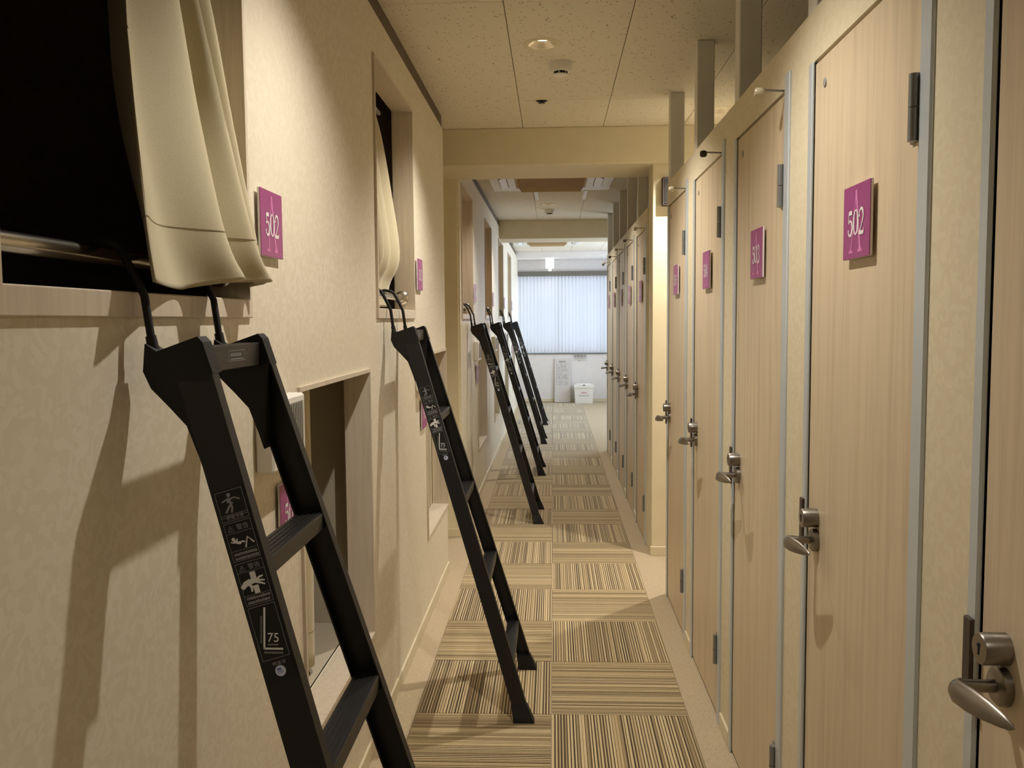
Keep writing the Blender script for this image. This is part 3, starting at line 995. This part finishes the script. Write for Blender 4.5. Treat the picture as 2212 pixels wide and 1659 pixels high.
    stroke(hand, [(.003, .001), (.011, .001), (.016, -.0005)], [.003, .0026, .002], 1.096)
    stroke(hand, [(.003, .000), (.010, -.003), (.015, -.006)], [.003, .0026, .002], 1.096)
    stroke(hand, [(-.008, .0005), (-.005, -.006), (-.0065, -.012)], [.005, .004, .0025], 1.096)
    dim.rect(-.0205, H(1.080), .0205, H(1.080) + .0006, org, Rx, ax, N0)
    lines(1.0765, 2)
    # 4: standing angle gauge
    gx0, gx1 = -.0205, .0205
    fr(.990, 1.064)
    # the gauge stands upright and level, not along the stringer
    Rw, Uw = Vector((1.02, 0, 0)), Vector((0, (YNT - YNB) / 1.42, 1)) * 1.015
    zg = zo - (zt - 1.061) * 1.015
    og = Vector((lx(zg) + .004, yn(zg) - .0006, zg))
    gauge.rect(-.0014, -.059, .0014, 0, og, Rw, Uw, N0)
    gauge.rect(-.0014, -.059, .029, -.0562, og, Rw, Uw, N0)
    put_text(gauge, '75', .0125, -.042, .0155, .0125, og, Rw, Uw, N0)
    for i in range(7):
        dim.rect(.005 + i * .0022, -.053, .0066 + i * .0022, -.0508, og, Rw, Uw, N0)
    for i in range(13):
        dim.rect(-.0055, -.014 - i * .003, -.0035, -.0119 - i * .003, og, Rw, Uw, N0)
        dim.rect(.000 + i * .0021, -.0645, .0015 + i * .0021, -.0618, og, Rw, Uw, N0)
    T(dim, '検査済', .002, .9835, .020, .0055)
    bright.build('fall_pictogram', m_print, lb, fix=False); hand.build('hand_pictogram', m_print, lb, fix=False)
    gauge.build('angle_gauge_print', m_print, lb, fix=False)
    dim.build('faded_print', m_printdim, lb, fix=False)
    se = MB(); se.poly(arc(.001, H(.9725), .0078, .0078, 0, 350, 28), org, Rx, ax, N0)
    sl_ = se.build('round_seal', m_seal, o, fix=False)
    sb = MB(); N1 = N0 * 2.2
    sb.rect(-.0035, H(.9725) + .001, .003, H(.9725) + .0045, org, Rx, ax, N1)
    sb.rect(-.0045, H(.9725) - .001, .0055, H(.9725) - .0002, org, Rx, ax, N1)
    sb.rect(-.0035, H(.9725) - .003, .0045, H(.9725) - .0022, org, Rx, ax, N1)
    sb.build('seal_print', m_sealblue, sl_, fix=False)
    return o


LADY = [1.377, 3.306, 6.38, 8.31, 10.39, 12.22]
LADL = ['large black loft ladder in the foreground, hooked on the steel rail under the open curtain',
        'black loft ladder second from the camera, hooked on the rail of the 503 bunk',
        'black loft ladder third from the camera, first one past the ceiling beam',
        'black loft ladder fourth from the camera, standing on the striped carpet',
        'black loft ladder fifth from the camera, second from the window end',
        'farthest black loft ladder, nearest to the window with the vertical blind']
lad = make_ladder((-.0977, LADY[0], 0), LADL[0])
for y, lb_ in zip(LADY[1:], LADL[1:]):
    dup(lad, loc=(-.0977, y, 0), label=lb_)

# ------------------------------------------------------------------ grab rails in the upper openings
def make_rail(a, b, label):
    o = thing('grab_rail', label, 'rail', (-.65, a + .012, 1.5465), 'steel rails across the upper bunks')
    O = (-.65, a + .012, 1.5465)
    MB(O).cyl((-.65, a + .014, 1.5465), (-.65, b - .014, 1.5465), .0135, n=28).build('bar', m_steel, o, True)
    for (y, d) in ((a + .0125, 1), (b - .0125, -1)):
        MB(O).lathe((-.65, y, 1.5465), [(0, 0), (.030, 0), (.030, d * .005), (.022, d * .012), (.018, d * .026), (.0136, d * .028)], 28, 'y').build('flange', m_steel, o, True)
    return o


for n_, (a, b) in enumerate(UP):
    make_rail(a, b, ['thick steel grab rail across the nearest upper bunk opening, beside its beige curtain',
                     'steel grab rail with round flange in the 503 bunk opening',
                     'steel grab rail in the first upper opening past the beam',
                     'steel grab rail in the fourth upper bunk opening from the camera',
                     'steel grab rail in the fifth upper bunk opening from the camera',
                     'steel grab rail in the upper bunk opening nearest the window'][n_])


# ------------------------------------------------------------------ curtains
def cr(p0, p1, p2, p3, t):
    return 0.5 * ((2 * p1) + (-p0 + p2) * t + (2 * p0 - 5 * p1 + 4 * p2 - p3) * t * t + (-p0 + 3 * p1 - 3 * p2 + p3) * t ** 3)


def drape(levels, nu=12, nv=26, sub=0.0):
    """levels: list of (zlist or z, [(y, x) knots]) from top to bottom; returns rows of points"""
    K = len(levels[0][1]); rows = []
    def curve(lv, k, t):
        kn = lv[1]; zz = lv[0]
        g = lambda i: kn[max(0, min(K - 1, i))]
        y, x = [cr(g(k - 1)[j], g(k)[j], g(k + 1)[j], g(k + 2)[j], t) for j in (0, 1)]
        if isinstance(zz, (list, tuple)):
            gz = lambda i: zz[max(0, min(K - 1, i))]
            z = gz(k) + (gz(k + 1) - gz(k)) * t
        else:
            z = zz
        return Vector((x, y, z))
    L = len(levels)
    for r in range(nv + 1):
        v = r / nv * (L - 1); i = min(L - 2, int(v)); t = v - i
        row = []
        for k in range(K - 1):
            for s in range(nu):
                tt = s / nu
                ps = [curve(levels[max(0, min(L - 1, i + d))], k, tt) for d in (-1, 0, 1, 2)]
                row.append(Vector([cr(ps[0][j], ps[1][j], ps[2][j], ps[3][j], t) for j in range(3)]))
        ps = [curve(levels[max(0, min(L - 1, i + d))], K - 2, 1.0) for d in (-1, 0, 1, 2)]
        row.append(Vector([cr(ps[0][j], ps[1][j], ps[2][j], ps[3][j], t) for j in range(3)]))
        rows.append(row)
    return rows


def cloth(rows, org, name, mat, parent, th=.0022):
    mb = MB(org); n = len(rows[0])
    vs = sum(rows, [])
    fs = [(r * n + i, r * n + i + 1, (r + 1) * n + i + 1, (r + 1) * n + i) for r in range(len(rows) - 1) for i in range(n - 1)]
    mb.add(vs, fs)
    o = mb.build(name, mat, parent, True)
    o.data.polygons.foreach_set('use_smooth', [True] * len(o.data.polygons))
    md = o.modifiers.new('thickness', 'SOLIDIFY'); md.thickness = th; md.offset = 0; md.use_rim = True
    return o


def curtain(levels, label, mat, hem_rows=5, rail=None, nv=26, nu=10):
    org = (levels[0][1][0][1], levels[0][1][0][0], levels[-1][0][0] if isinstance(levels[-1][0], list) else levels[-1][0])
    o = thing('bunk_curtain', label, 'curtain', org, 'curtains of the bunk openings')
    rows = drape(levels, nu, nv)
    cloth(rows, org, 'cloth', mat, o)
    # stitched seam along the top of the hem, both faces
    sm = MB(org); sr = rows[nv - hem_rows]
    for i in range(len(sr) - 1):
        a_, b_ = sr[i], sr[i + 1]
        if (b_ - a_).length > 1e-4:
            t_ = (b_ - a_).normalized(); n_ = t_.cross(Vector((0, 0, 1))).normalized() * .0019; h_ = Vector((0, 0, .0007))
            sm.add([a_ + n_ - h_, b_ + n_ - h_, b_ + n_ + h_, a_ + n_ + h_, a_ - n_ - h_, b_ - n_ - h_, b_ - n_ + h_, a_ - n_ + h_],
                   [(0, 1, 2, 3), (7, 6, 5, 4), (3, 2, 6, 7), (4, 5, 1, 0)])
    sm.build('hem_seam', m_seam, o)
    if rail:
        ya, yb, xr, zr = rail
        MB(org).box(xr - .008, xr + .008, ya, yb, zr, zr + .014, .002).build('curtain_track', m_white, o)
        hk = MB(org)
        n = 7; top = rows[0]
        for i in range(n):
            p = top[int(i * (len(top) - 1) / (n - 1))]
            hk.box(xr - .003, xr + .003, p.y - .002, p.y + .002, p.z - .004, zr + .004)
        hk.build('track_glider', m_white, o)
    return o


# 1: swept towards the far jamb, its foot hanging out over the rail
top_ = [(1.50, -.765), (1.44, -.725), (1.47, -.735), (1.545, -.722), (1.57, -.755), (1.62, -.722), (1.65, -.752), (1.70, -.720), (1.728, -.750)]
hi = [(1.50, -.745), (1.41, -.675), (1.44, -.690), (1.520, -.645), (1.562, -.730), (1.593, -.640), (1.632, -.720), (1.681, -.645), (1.727, -.705)]
mid = [(1.43, -.700), (1.324, -.622), (1.385, -.645), (1.508, -.597), (1.552, -.692), (1.622, -.592), (1.652, -.672), (1.705, -.605), (1.727, -.665)]
low = [(1.388, -.640), (1.24, -.568), (1.372, -.604), (1.480, -.545), (1.528, -.632), (1.628, -.546), (1.660, -.606), (1.718, -.570), (1.727, -.605)]
bot = [(1.36, -.615), (1.215, -.545), (1.392, -.584), (1.502, -.520), (1.545, -.596), (1.682, -.532), (1.706, -.572), (1.735, -.560), (1.727, -.593)]
curtain([(2.335, top_), (2.10, hi), (1.82, mid), ([1.600] * 9, low), ([1.512, 1.503, 1.500, 1.523, 1.515, 1.526, 1.522, 1.524, 1.515], bot)],
        'beige curtain pulled aside and hanging out over the rail of the nearest upper bunk', m_curtain, 7, (.95, 1.72, -.735, 2.333), 28, 12)
# 2: half drawn, bellying at its lower edge
def folds(y0, y1, x, amp, n, ph=0.0):
    out = []
    for i in range(n * 2 + 1):
        y = y0 + (y1 - y0) * i / (2 * n)
        out.append((y, x + (amp if (i % 2) else -amp) * (0.75 + .25 * math.sin(i * 2.3 + ph))))
    return out
curtain([(2.335, folds(3.05, 3.64, -.725, .012, 4)), (2.22, folds(3.05, 3.765, -.712, .018, 4)), (1.98, folds(3.05, 3.785, -.683, .030, 4)),
         (1.72, folds(3.05, 3.80, -.655, .030, 4)), (1.60, folds(3.05, 3.80, -.692, .014, 4)), (1.505, folds(3.05, 3.785, -.703, .012, 4))],
        'tan curtain half drawn across the 503 upper bunk opening', m_curtain, 3, (3.05, 3.825, -.735, 2.333), 26, 6)
cl = ['third', 'fourth', 'fifth', 'sixth']
for n_, (a, b) in enumerate(UP[2:]):
    y0, y1 = a + .018, b - .018
    curtain([(2.335, folds(y0, y1, -.715, .012, 5, n_)), (1.9, folds(y0, y1, -.700, .016, 5, n_)), (1.505, folds(y0, y1, -.695, .016, 5, n_ + .4))],
            'tan curtain drawn shut in the %s upper bunk opening from the camera' % cl[n_], m_curtain2, 2, (y0, y1, -.735, 2.333), 14, 5)
oc = ['nearest', 'second', 'third', 'fourth', 'fifth', 'sixth']
for n_, (a, b) in enumerate(LO):
    y0, y1 = a + .018, a + (.56 if n_ == 0 else .62)
    curtain([(1.262, folds(y0, y1, -.722, .014, 4, n_)), (.9, folds(y0, y1 - .02, -.720, .02, 4, n_)), (.425, folds(y0, y1 - .05, -.715, .02, 4, n_ + .4))],
            'beige curtain pushed to the near side of the %s low bunk opening' % oc[n_], m_curtain, 2, (y0, b - .02, -.735, 1.262), 14, 5)

# dark mattress and call panel inside the nearest upper bunk
mt = MB((-1.2, 1.34, 1.442))
mt.box(-1.68, -.80, .86, 1.78, 1.442, 1.56, .025)
tag(mt.build('mattress', m_mattress), 'dark mattress lying inside the nearest upper bunk', 'mattress').location = (-1.2, 1.34, 1.442)

# ------------------------------------------------------------------ white wall units beside the low openings
for n_, (a, b) in enumerate(LO):
    y0, y1, z0, z1 = a - .305, a - .075, 1.135, 1.285
    o = thing('wall_unit', 'white wall unit with a grey grille beside the %s low opening of the left wall' % oc[n_], 'vent', (XL, y0, z0),
              'white units beside the low openings')
    O = (XL, y0, z0)
    MB(O).box(XL, XL + .040, y0, y1, z0, z1, .005).build('housing', m_white, o)
    MB(O).box(XL + .0395, XL + .0415, y0 + .016, y1 - .016, z0 + .016, z1 - .016).build('grille', m_greyplastic, o)
    g = MB(O)
    for k in range(15):
        y = y0 + .022 + k * .0125
        g.box(XL + .041, XL + .0432, y, y + .005, z0 + .018, z1 - .018)
    g.build('grille_bars', m_greyplastic, o)

# ------------------------------------------------------------------ ceiling fittings
def downlight(x, y, label):
    o = thing('downlight', label, 'light', (x, y, CEIL), 'recessed downlights')
    O = (x, y, CEIL)
    MB(O).lathe((x, y, CEIL), [(.0585, .0), (.059, -.004), (.072, -.004), (.080, -.001), (.080, .001)], 40).build('trim_ring', m_paint, o, True)
    MB(O).lathe((x, y, CEIL), [(.0585, -.003), (.029, .0205), (.028, .021)], 40).build('reflector', m_reflector, o, True)
    MB(O).lathe((x, y, CEIL), [(.0, .020), (.0295, .020)], 32).build('lamp_disc', m_bulb, o)
    return o


# the boards and the slab are cut away above each downlight by keeping the fitting below them
def downlight_flush(x, y, label):
    """fitting whose shallow reflector bowl sits just under the board"""
    o = thing('downlight', label, 'light', (x, y, CEIL), 'recessed downlights')
    O = (x, y, CEIL)
    MB(O).lathe((x, y, CEIL), [(.080, .0), (.080, -.003), (.074, -.006), (.056, -.0065), (.054, -.004)], 44).build('trim_ring', m_paint, o, True)
    MB(O).lathe((x, y, CEIL), [(.0555, -.006), (.047, -.0045), (.027, -.002)], 44).build('reflector', m_reflector, o, True)
    MB(O).lathe((x, y, CEIL), [(.0, -.0022), (.0275, -.0022)], 32).build('lamp_disc', m_bulb, o)
    return o


DL = [(-.026, 3.70, 'lit recessed downlight in the corridor ceiling nearest the camera'),
      (.935, 4.925, 'recessed downlight over the cabins, seen beyond the grey posts'),
      (-.027, 8.73, 'small recessed downlight between the ceiling beams, behind the air conditioner'),
      (-.02, 1.92, 'recessed downlight above the foreground ladder'),
      (-.03, 6.45, 'recessed downlight just past the first ceiling beam'),
      (.0, -.26, 'recessed downlight above the viewer')]
CUT = []
for x, y, lb_ in DL:
    downlight(x, y, lb_); CUT.append((x, y))
# holes in boards and slab for the fittings
cut = MB()
for x, y in CUT:
    cut.cyl((x, y, CEIL - .02), (x, y, CEIL + .06), .0595, n=40)
cutter = cut.build('downlight_cutter', m_ceil)
dg_objs = [ceiling] + [o for o in ceiling.children if any(o.location.x - .1 < x < o.location.x + PW + .1 and o.location.y - .1 < y < o.location.y + PLN + .1 for x, y in CUT)]
for o in dg_objs:
    if o is not ceiling:
        o.data = o.data.copy()
    md = o.modifiers.new('holes', 'BOOLEAN'); md.object = cutter; md.operation = 'DIFFERENCE'; md.solver = 'EXACT'
bpy.context.view_layer.update()
dg = bpy.context.evaluated_depsgraph_get()
newm = [(o, bpy.data.meshes.new_from_object(o.evaluated_get(dg))) for o in dg_objs]
for o, me in newm:
    o.modifiers.clear(); o.data = me
bpy.data.objects.remove(cutter)


def detector(x, y, label, r=.051, h=.054):
    o = thing('smoke_detector', label, 'detector', (x, y, CEIL), 'smoke detectors')
    O = (x, y, CEIL)
    MB(O).lathe((x, y, CEIL), [(r, 0), (r, -h * .55), (r * .88, -h * .72), (r * .62, -h * .76)], 36).build('base', m_white, o, True)
    MB(O).lathe((x, y, CEIL), [(r * .60, -h * .7), (r * .60, -h * .98)], 36).build('sensing_slot', m_slot, o, True)
    MB(O).lathe((x, y, CEIL), [(0, -h * 1.12), (r * .4, -h * 1.1), (r * .62, -h), (r * .62, -h * .95), (0, -h * .95)], 36).build('cap', m_white, o, True)
    rb_ = MB(O)
    for k in range(6):
        a = k * PI / 3 + .26
        rb_.box(x + r * .58 * math.cos(a) - .002, x + r * .58 * math.cos(a) + .002, y + r * .58 * math.sin(a) - .002, y + r * .58 * math.sin(a) + .002, CEIL - h, CEIL - h * .7)
    rb_.build('ribs', m_white, o)
    return o


detector(.051, 3.97, 'white smoke detector on the ceiling just past the nearest downlight')
detector(-.02, 9.13, 'white smoke detector on the ceiling in front of the second beam')
sp = thing('sprinkler', 'small recessed sprinkler head in the ceiling before the first beam', 'sprinkler', (-.042, 4.634, CEIL))
O = (-.042, 4.634, CEIL)
MB(O).lathe(O, [(.046, 0), (.046, -.002), (.036, -.005), (.030, -.003)], 32).build('escutcheon', m_paint, sp, True)
MB(O).lathe(O, [(0, -.0015), (.031, -.0015)], 28).build('recess', m_slot, sp)
MB(O).lathe(O, [(.006, -.001), (.006, -.010), (.018, -.012), (.018, -.014), (0, -.014)], 20).build('deflector', m_bronze, sp, True)


def aircon(x0, x1, y0, y1, label):
    xc, yc = (x0 + x1) / 2, (y0 + y1) / 2
    o = thing('air_conditioner', label, 'air conditioner', (xc, yc, CEIL), 'ceiling cassette air conditioners')
    O = (xc, yc, CEIL); z = CEIL
    MB(O).box(x0, x1, y0, y1, z - .022, z, .008).build('panel', m_white, o)
    ig = MB(O); gx, gy = (x1 - x0) * .29, (y1 - y0) * .29
    ig.box(xc - gx, xc + gx, yc - gy, yc + gy, z - .032, z - .021, .005)
    g = ig.build('intake_grille', m_brown, o)
    sl = MB(O)
    for k in range(18):
        y = yc - gy + .02 + k * (2 * gy - .04) / 18
        sl.box(xc - gx + .02, xc + gx - .02, y, y + .008, z - .0345, z - .0315)
    sl.build('grille_bars', m_brown, g)
    for (ax_, sgn) in ((0, -1), (0, 1), (1, -1), (1, 1)):
        lo = MB(O); fl = MB(O)
        if ax_ == 0:
            xa = xc + sgn * (x1 - x0) * .385; q = gy * .92
            lo.box(xa - .035, xa + .035, yc - q, yc + q, z - .0232, z - .0215)
            fl.prism([(xa - sgn * .030, yc - q + .01, z - .023), (xa + sgn * .022, yc - q + .01, z - .044), (xa + sgn * .026, yc - q + .01, z - .041), (xa - sgn * .026, yc - q + .01, z - .020)],
                     (0, 2 * q - .02, 0))
        else:
            ya = yc + sgn * (y1 - y0) * .385; q = gx * .92
            lo.box(xc - q, xc + q, ya - .035, ya + .035, z - .0232, z - .0215)
            fl.prism([(xc - q + .01, ya - sgn * .030, z - .023), (xc - q + .01, ya + sgn * .022, z - .044), (xc - q + .01, ya + sgn * .026, z - .041), (xc - q + .01, ya - sgn * .026, z - .020)],
                     (2 * q - .02, 0, 0))
        so = lo.build('louver_slot', m_slot, o)
        fl.build('louver_flap', m_white if ax_ == 0 else m_brown, so)
    return o


aircon(-.50, .497, 6.70, 7.68, 'white cassette air conditioner with brown grille, just past the first beam')
aircon(-.575, .435, 12.30, 13.30, 'white cassette air conditioner in the ceiling between second beam and window')
for x, s_ in ((-.135, 'left'), (.3045, 'right')):
    o = tag(MB((x, 8.08, CEIL)).box(x - .016, x + .016, 7.80, 8.36, CEIL - .010, CEIL, .003).build('ceiling_strip', m_white),
            'short white strip on the ceiling behind the air conditioner, %s one of the pair' % s_, 'strip', 'white ceiling strips')
    o.location = (x, 8.08, CEIL)

# dark box on the column
o = thing('wall_speaker', 'dark box mounted high on the lit column by the first beam', 'speaker', (.66, 5.31, 2.11))
O = (.66, 5.31, 2.11)
MB(O).box(.66, .84, 5.262, 5.311, 2.112, 2.28, .004).build('housing', m_boxdark, o)
MB(O).box(.672, .828, 5.259, 5.263, 2.124, 2.268).build('front_grille', m_slot, o)

# ------------------------------------------------------------------ window end
vb = thing('vertical_blind', 'white vertical blind drawn across the window at the corridor end', 'blind', (.5, YE - .05, 2.2))
O = (.5, YE - .05, 2.2)
MB(O).box(-.60, 1.68, YE - .085, YE - .004, 2.2, 2.28, .004).build('head_box', m_headbox, vb)
slp = None
ns = 37
for k in range(ns):
    x = -.575 + k * .0605
    if slp is None:
        sm = MB(); a = math.radians(28)
        n_ = 6; vs = []
        for z in (-1.325, 0):
            for i in range(n_ + 1):
                t = (i / n_ - .5) * .074
                bow = .006 * (1 - (2 * i / n_ - 1) ** 2)
                vs.append((t * math.cos(a) - bow * math.sin(a), t * math.sin(a) + bow * math.cos(a), z))
        sm.add(vs, [(i, i + 1, n_ + 2 + i, n_ + 1 + i) for i in range(n_)])
        slp = sm.build('slat', m_slat, vb, True)
        so = slp
    else:
        so = slp.copy(); C.objects.link(so); so.parent = vb
    so.location = (x - .5, 0, 0)
ex = thing('exit_sign', 'lit white exit sign box with a green figure, hanging before the window', 'sign', (-.04, 15.05, 2.478))
O = (-.04, 15.05, 2.478)
MB(O).box(-.115, .031, 15.03, 15.07, 2.315, 2.478, .006).build('housing', m_white, ex)
MB(O).box(-.110, .026, 15.0285, 15.031, 2.320, 2.473, .001).build('lit_face', m_exit, ex)
gm = MB(O); og = (-.03, 15.028, 2.395); Rr, Uu = (1, 0, 0), (0, 0, 1)
gm.poly(arc(.006, .020, .006, .006, 0, 345, 12), og, Rr, Uu)
gm.ribbon([(.003, .012), (-.002, -.004)], .010, og, Rr, Uu, (0, 0, 0))
gm.ribbon([(-.002, -.004), (.010, -.012), (.008, -.024)], .005, og, Rr, Uu, (0, 0, 0))
gm.ribbon([(-.003, -.004), (-.008, -.014), (-.018, -.018)], .005, og, Rr, Uu, (0, 0, 0))
gm.ribbon([(-.012, .004), (-.004, .010), (.006, .008), (.014, .002)], .004, og, Rr, Uu, (0, 0, 0))
gm.build('figure', m_green, ex)
MB(O).lathe((-.04, 15.05, 2.30), [(.018, .016), (.018, .008), (.026, .0), (.028, -.010), (.020, -.022), (0, -.027)], 24).build('lamp', m_bulb, ex, True)
o = thing('sensor', 'small dark round sensor on the wall over the blind', 'sensor', (.886, YE, 2.39))
MB((.886, YE, 2.39)).lathe((.886, YE, 2.39), [(.020, 0), (.020, -.012), (.012, -.022), (0, -.024)], 20, 'y').build('dome', m_bronze, o, True)
MB((.886, YE, 2.39)).lathe((.886, YE, 2.39), [(.026, 0), (.026, -.004), (.020, -.006)], 20, 'y').build('base', m_white, o, True)

# leaning notice board with evacuation plan
nb = thing('notice_board', 'white notice board with a printed plan leaning under the window', 'board', (.171, 15.30, 0))
lean = Vector((0, .055, .76)).normalized(); X_ = Vector((1, 0, 0)); NN = X_.cross(lean)
bm0 = MB((.171, 15.30, 0)); b0 = Vector((.034, 15.318, 0.0005))
bm0.prism([b0, b0 + X_ * .274, b0 + X_ * .274 + lean * .765, b0 + lean * .765], -NN * .022)
bm0.build('board', m_paper, nb)
pm, km = MB((.171, 15.30, 0)), MB((.171, 15.30, 0))
og = b0 + NN * .0006
put_text(km, '避難器具', .137, .712, .13, .026, og, X_, lean)
rg = random.Random(3)
for r in range(3):
    for c in range(2):
        x0, y0 = .03 + c * .112, .30 + r * .128
        for k in range(7):
            a = (x0 + rg.uniform(0, .095), y0 + rg.uniform(0, .11))
            pm.ribbon([a, (a[0] + rg.uniform(-.03, .03), a[1] + rg.uniform(-.04, .04)), (x0 + rg.uniform(0, .095), y0 + rg.uniform(0, .11))], .0032, og, X_, lean, NN * .0005)
        pm.frame(x0, y0, x0 + .1, y0 + .118, .003, og, X_, lean, NN * .0005)
pm.build('printed_plan', m_ink, nb, fix=False); km.build('heading', m_blackink, nb, fix=False)

sb = thing('storage_box', 'white lidded box with red lettering on the floor under the window', 'box', (.536, 15.18, 0))
O = (.536, 15.18, 0)
bb_ = MB(O); vs = []
for z, e in ((0.001, .0), (.268, .014)):
    vs += [(.386 - e, 15.06 - e, z), (.686 + e, 15.06 - e, z), (.686 + e, 15.31 + e * .3, z), (.386 - e, 15.31 + e * .3, z)]
bb_.add(vs, [(3, 2, 1, 0), (4, 5, 6, 7)] + [(i, (i + 1) % 4, (i + 1) % 4 + 4, i + 4) for i in range(4)])
bb_.build('body', m_white, sb)
MB(O).box(.362, .710, 15.036, 15.325, .262, .318, .008).build('lid', m_white, sb)
MB(O).box(.40, .672, 15.06, 15.30, .316, .334, .010).build('lid_top', m_white, sb)
MB(O).box(.515, .555, 15.030, 15.038, .312, .326, .002).build('catch', m_bronze, sb)
tx = MB(O); og = (.536, 15.0505, .150); Rr, Uu = (1, 0, 0), Vector((0, -.05, 1)).normalized()
put_text(tx, '避難器具', 0, .035, .10, .025, og, Rr, Uu)
tx.build('red_lettering', m_red, sb, fix=False)
tx = MB(O)
for k in range(9):
    tx.rect(-.085 + k * .019, -.022, -.085 + k * .019 + .013, -.006, og, Rr, Uu)
tx.build('small_print', m_ink, sb, fix=False)

ws_ = thing('wall_notice', 'white notice with black lettering stuck under the window sill', 'sign', (.48, YE, .774))
O = (.48, YE, .774)
MB(O).box(.350, .612, YE - .0025, YE, .715, .836).build('sheet', m_paper, ws_)
tx = MB(O); og = (.48, YE - .0032, .774)
put_text(tx, '避難器具', 0, .030, .22, .048, og, (1, 0, 0), (0, 0, 1))
put_text(tx, 'No. 1', .0, -.040, .08, .022, og, (1, 0, 0), (0, 0, 1))
for k in range(16):
    tx.rect(-.09 + k * .0115, -.014, -.082 + k * .0115, -.006, og, (1, 0, 0), (0, 0, 1))
tx.build('lettering', m_blackink, ws_, fix=False)
